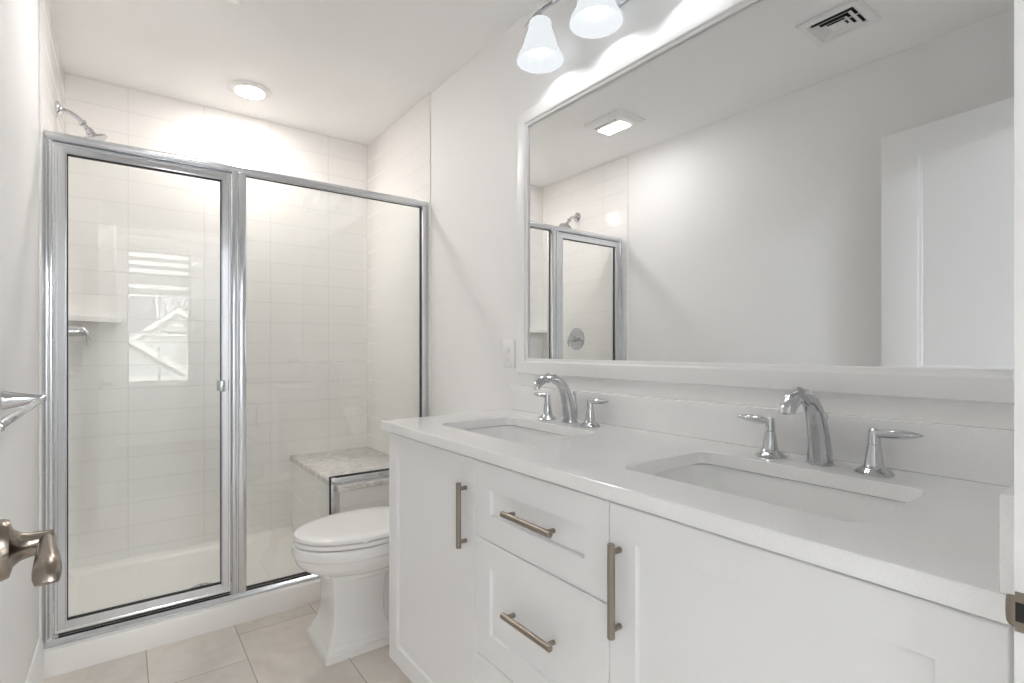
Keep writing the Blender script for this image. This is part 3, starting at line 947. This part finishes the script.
def sink(cx, cy, label):
    root = thing('sink_basin', label, 'sink', (cx, cy, 0.70), 'undermount sinks')
    m = MB()
    zr = 0.8522
    secs = [(SHX + .022, SHY + .022, zr - .012, .06), (SHX + .022, SHY + .022, zr, .06), (SHX + .009, SHY + .009, zr, .044), (SHX + .007, SHY + .007, zr - .004, .042),
            (SHX + .002, SHY + .002, zr - .03, .042), (SHX - .010, SHY - .012, zr - .09, .046), (SHX - .022, SHY - .026, zr - .122, .05), (SHX - .042, SHY - .046, zr - .140, .05),
            (SHX - .075, SHY - .09, zr - .147, .05), (.028, .028, zr - .151, .0275), (.022, .022, zr - .153, .0215)]
    m.rings([[(x, y, z) for x, y in rrect(cx, cy, hx, hy, r, 8)] for hx, hy, z, r in secs], cap0=False, cap1=True)
    # underside shell
    secs2 = [(SHX + .022, SHY + .022, zr - .012, .06), (SHX + .012, SHY + .012, zr - .02, .055), (SHX - .004, SHY - .006, zr - .09, .05), (SHX - .03, SHY - .035, zr - .150, .05), (.035, .035, zr - .162, .034)]
    m.rings([[(x, y, z) for x, y in rrect(cx, cy, hx, hy, r, 8)] for hx, hy, z, r in secs2], cap0=False, cap1=True)
    build('basin', m, M['ceramic'], root, angle=40)
    dm = MB()
    zb = zr - 0.1525
    dm.lathe([(0.024, zb), (0.0245, zb + .003), (0.021, zb + .0045), (0.019, zb + .003), (0.017, zb + .003), (0.0165, zb + .006), (0.012, zb + .0085), (0.0, zb + .009)], (cx, cy, 0), n=28)
    build('drain', dm, M['chrome'], root)
    return root
sink(*SINKS[0], 'rectangular white sink in the counter half beside the toilet')
sink(*SINKS[1], 'rectangular white sink in the counter half by the doorway')

# ------------------------------------------------------------------ faucets
def faucet(y, label):
    root = thing('faucet', label, 'faucet', (1.185, y, ZT), 'widespread chrome faucets')
    m = MB()
    P = [(1.188, y, ZT + 0.0006), (1.188, y, ZT + .006), (1.1855, y, .912), (1.181, y, .942), (1.173, y, .972), (1.160, y, .999), (1.142, y, 1.0195), (1.119, y, 1.0310), (1.094, y, 1.0335), (1.070, y, 1.0275), (1.0525, y, 1.0160), (1.0445, y, 1.0065), (1.0438, y, 1.0005)]
    F = [(.0255, .0255), (.0250, .0250), (.0232, .0240), (.0215, .0215), (.0196, .0190), (.0182, .0168), (.0172, .0150), (.0168, .0140), (.0168, .0133), (.0166, .0130), (.0164, .0130), (.0162, .0128), (.0160, .0126)]
    m.tube(P, 0, 28, flat=F, up=(1, 0, 0.02))
    m.lathe([(0.0272, 0.0004), (0.0272, 0.0022), (0.026, 0.003)], (1.188, y, ZT), (0, 0, 1), 28)
    sp = build('spout', m, M['chrome'], root, angle=50)
    build('outlet', MB().lathe([(0.0075, 0.0), (0.0075, 0.0022)], (1.0438, y, 1.0015), (0, 0, -1), 16), M['slot'], sp)
    lr = MB()
    lr.tube([(1.2215, y, ZT + 0.0005), (1.2195, y, .93), (1.2125, y, .975)], [0.0028, 0.0028, 0.0028], 10)
    lr.lathe([(0.0035, -0.012), (0.0058, -0.006), (0.0062, 0.0), (0.0045, 0.007), (0.0, 0.010)], (1.211, y, .982), (-0.15, 0, 1), 14)
    build('lift_rod', lr, M['chrome'], root)
    for s in (1, -1):
        hy = y + s * 0.1025
        hx = 1.180
        hm = MB()
        hm.lathe([(0.0325, 0.0005), (0.0330, 0.0020), (0.0300, 0.0055), (0.0235, 0.0095), (0.0188, 0.0135), (0.0168, 0.018), (0.0140, 0.036), (0.0112, 0.0555), (0.0106, 0.0572)], (hx, hy, ZT), (0, 0, 1), 30)
        hn = build('handle', hm, M['chrome'], root)
        lm = MB()
        lm.lathe([(0.0109, 0.0578), (0.0109, 0.059), (0.0102, 0.072), (0.0098, 0.079), (0.0088, 0.0855), (0.006, 0.088), (0.0, 0.0885)], (hx, hy, ZT), (0, 0, 1), 24)
        zz = ZT + 0.0785
        lm.tube([(hx, hy - s * 0.005, zz), (hx, hy + s * 0.006, zz), (hx, hy + s * 0.018, zz + .0012), (hx, hy + s * 0.032, zz + .0022), (hx, hy + s * 0.048, zz + .0032), (hx, hy + s * 0.062, zz + .0040), (hx, hy + s * 0.0725, zz + .0045), (hx, hy + s * 0.0785, zz + .0046)],
                0, 20, flat=[(.0085, .0078), (.0092, .0080), (.0108, .0086), (.0122, .0090), (.0120, .0084), (.0098, .0066), (.0055, .0036), (.0012, .0010)])
        build('lever', lm, M['chrome'], hn)
    return root
faucet(1.2715, 'chrome two-handle faucet at the sink beside the toilet end')
faucet(0.4965, 'chrome two-handle faucet at the sink by the doorway')

# ------------------------------------------------------------------ mirror, outlet, towel bar
mir = thing('wall_mirror', 'wide mirror in a stepped white frame above the vanity', 'mirror', (XR, 0.888, 1.03))
my0, my1, mz0, mz1 = 0.137, 1.640, 1.0295, 2.0490
mf = MB().frame('x', XR, my0, my1, mz0, mz1, [(0.0, -0.0003), (0.0, -0.016), (0.003, -0.020), (0.008, -0.021), (0.045, -0.021), (0.049, -0.019), (0.0495, -0.0145), (0.058, -0.0135), (0.0605, -0.011), (0.0605, -0.0003)])
build('frame', mf, M['frame'], mir, angle=25)
build('mirror_glass', MB().box(XR - 0.007, XR - 0.002, my0 + 0.055, my1 - 0.055, mz0 + 0.055, mz1 - 0.055), M['mirror'], mir)

ol = thing('wall_outlet', 'white electrical outlet left of the mirror', 'outlet', (XR, 1.715, 1.106))
build('cover_plate', MB().box(XR - 0.006, XR - 0.0003, 1.6765, 1.7535, 1.050, 1.162, 0.002), M['plastic'], ol)
for zc in (1.0885, 1.1235):
    rc = build('receptacle', MB().box(XR - 0.0075, XR - 0.005, 1.698, 1.732, zc - 0.0165, zc + 0.0165, 0.001), M['plastic'], ol)
    so = MB()
    so.box(XR - 0.0079, XR - 0.0072, 1.7075, 1.7090, zc - 0.0035, zc + 0.0045); so.box(XR - 0.0079, XR - 0.0072, 1.7195, 1.7210, zc - 0.0035, zc + 0.0035)
    so.lathe([(0.0022, 0), (0.0022, 0.0007)], (XR - 0.0079, 1.7145, zc - 0.008), (1, 0, 0), 10)
    build('slots', so, M['slot'], rc)

tb = thing('towel_bar', 'chrome towel bar on flared posts on the left wall', 'towel bar', (XL, 1.418, 1.006))
for y in (1.137, 1.70):
    build('post', MB().lathe([(0.0230, 0.0003), (0.0230, 0.003), (0.0215, 0.007), (0.0172, 0.025), (0.0130, 0.045), (0.0098, 0.062), (0.0092, 0.074), (0.0075, 0.078), (0.0, 0.079)], (XL, y, 1.006), (1, 0, 0), 28), M['chrome'], tb)
bb = MB().lathe([(0.0, -0.290), (0.006, -0.289), (0.0078, -0.285), (0.0078, 0.285), (0.006, 0.289), (0.0, 0.290)], (-0.157, 1.4185, 1.006), (0, 1, 0), 20)
build('bar', bb, M['chrome'], tb)

# ------------------------------------------------------------------ vanity light
VX, VY, VZ, VK, VH = 1.165, 1.129, 2.279, 1.04, 0.86
vl = thing('vanity_light', 'three-shade chrome wall lamp with bell glass above the mirror', 'lamp', (XR, VY, VZ))
bp = MB()
n = 40
rs = []
for (sc_, dx_) in ((1.0, 0.0003), (1.0, 0.006), (0.96, 0.014), (0.82, 0.022), (0.5, 0.027), (0.1, 0.028)):
    rs.append([(XR - dx_, VY + 0.170 * sc_ * math.cos(2 * math.pi * k / n), VZ - 0.004 + 0.062 * sc_ * math.sin(2 * math.pi * k / n)) for k in range(n)])
bp.rings(rs)
build('backplate', bp, M['chrome'], vl)
ar = MB()
pts, fl_ = [], []
for k in range(49):
    t_ = k / 48
    y_ = VY + 0.359 - 0.718 * t_
    z_ = VZ + 0.023 + 0.005 * math.cos((y_ - VY) / 0.267 * 2 * math.pi)
    e_ = min(1.0, min(t_, 1 - t_) * 9 + 0.12)
    pts.append((VX + 0.004, y_, z_ - (1 - e_) * 0.004)); fl_.append((0.011 * e_, 0.0042 * e_ + 0.0008))
ar.tube(pts, 0, 14, flat=fl_)
for s in (-0.07, 0.07):
    ar.tube([(XR - 0.02, VY + s, VZ), (1.225, VY + s * 1.1, VZ + 0.006), (1.19, VY + s * 1.4, VZ + 0.012), (VX + 0.004, VY + s * 1.8, VZ + 0.022)], [0.008, 0.007, 0.006, 0.005], 12)
build('arm', ar, M['chrome'], vl)
for s in (1, 0, -1):
    y = VY + s * 0.267
    build('socket', MB().lathe([(0.0, 0.030), (0.006, 0.028), (0.0075, 0.012), (0.012, 0.002), (0.026, -0.006), (0.0305, -0.012), (0.030, -0.018), (0.018, -0.020), (0.017, -0.043), (0.0, -0.0435)], (VX, y, VZ), (0, 0, 1), 26), M['chrome'], vl)
    prof = [(rr_, -0.013 - 0.163 * f_) for rr_, f_ in ((0.0330, 0.0), (0.0365, 0.03), (0.0382, 0.08), (0.0380, 0.14), (0.0392, 0.20), (0.0440, 0.30), (0.0495, 0.40), (0.0545, 0.52), (0.0580, 0.64), (0.0620, 0.72), (0.0680, 0.80), (0.0735, 0.87), (0.0770, 0.93), (0.0785, 1.0))]
    prof = [(r * VK, h * VH) for r, h in prof]
    ins = [(r - 0.0028, h) for r, h in reversed(prof)]
    shd = build('glass_shade', MB().lathe(prof + ins, (VX, y, VZ), (0, 0, 1), 40, cap0=False, cap1=False), M['shade'], vl, angle=60)
    build('bulb', MB().lathe([(0.0, -0.044), (0.013, -0.045), (0.015, -0.052), (0.022, -0.061), (0.0285, -0.076), (0.0300, -0.088), (0.0270, -0.101), (0.019, -0.110), (0.009, -0.1145), (0.0, -0.1155)], (VX, y, VZ), (0, 0, 1), 26), M['bulb'], shd)

# ------------------------------------------------------------------ ceiling fixtures
cl = thing('recessed_light', 'round glowing ceiling light inside the shower', 'ceiling light', (0.518, 2.916, ZC))
build('trim_ring', MB().lathe([(0.1015, -0.0003), (0.1005, -0.004), (0.094, -0.008), (0.074, -0.0125), (0.068, -0.013), (0.066, -0.010), (0.0, -0.010)], (0.518, 2.916, ZC), (0, 0, 1), 44), M['plastic'], cl)
build('lens', MB().lathe([(0.0665, -0.0105), (0.064, -0.0150), (0.055, -0.0170), (0.03, -0.0180), (0.0, -0.0182)], (0.518, 2.916, ZC), (0, 0, 1), 40), M['can_lens'], cl)

fx0, fx1, fy0, fy1 = 0.118, 0.355, 1.935, 2.205
fan = thing('exhaust_fan', 'square ceiling exhaust fan with glowing rectangular lamp', 'exhaust fan', (0.236, 2.07, ZC))
f = MB()
f.rings([[(x, y, z) for x, y in rrect((fx0 + fx1) / 2, (fy0 + fy1) / 2, (fx1 - fx0) / 2 - i, (fy1 - fy0) / 2 - i, 0.012, 4)] for i, z in ((0, ZC - 0.0003), (0, ZC - 0.006), (0.012, ZC - 0.016), (0.03, ZC - 0.021), (0.034, ZC - 0.0215))])
hs = build('grille', f, M['plastic'], fan, angle=20)
sl = MB()
for k in range(9):
    y = 2.003 + k * 0.0185
    sl.box(0.287, 0.306, y, y + 0.0125, ZC - 0.0222, ZC - 0.0205)
build('slots', sl, M['slot'], hs)
build('lens', MB().box(0.172, 0.262, 2.003, 2.172, ZC - 0.0245, ZC - 0.0205, 0.003), M['fan_lens'], fan)

rx0, rx1, ry0, ry1 = 0.112, 0.330, 0.782, 1.010
reg = thing('air_register', 'white rectangular ceiling air register with nested louvers', 'vent', (0.221, 0.896, ZC))
g = MB().frame('z', ZC, rx0, rx1, ry0, ry1, [(0.0, -0.0003), (0.0, -0.006), (0.004, -0.014), (0.026, -0.014), (0.036, -0.006), (0.036, -0.0003)])
build('flange', g, M['plastic'], reg, angle=25)
build('duct_void', MB().box(rx0 + 0.036, rx1 - 0.036, ry0 + 0.036, ry1 - 0.036, ZC - 0.0012, ZC - 0.0004), M['dark'], reg)
lu = MB()
for i0, wd, z0_, z1_ in ((0.042, 0.019, -0.0165, -0.0060), (0.066, 0.015, -0.0175, -0.0080)):
    lu.frame('z', ZC, rx0 + i0, rx1 - i0, ry0 + i0, ry1 - i0, [(0.0, z0_), (wd, z1_), (wd, z1_ + 0.0015), (0.0, z0_ + 0.0015)])
lu.box(rx0 + 0.085, rx1 - 0.085, ry0 + 0.085, ry1 - 0.085, ZC - 0.0160, ZC - 0.0140)
lu.box((rx0 + rx1) / 2 - 0.003, (rx0 + rx1) / 2 + 0.003, ry0 + 0.036, ry1 - 0.036, ZC - 0.0045, ZC - 0.0013)
build('louvers', lu, M['plastic'], reg)
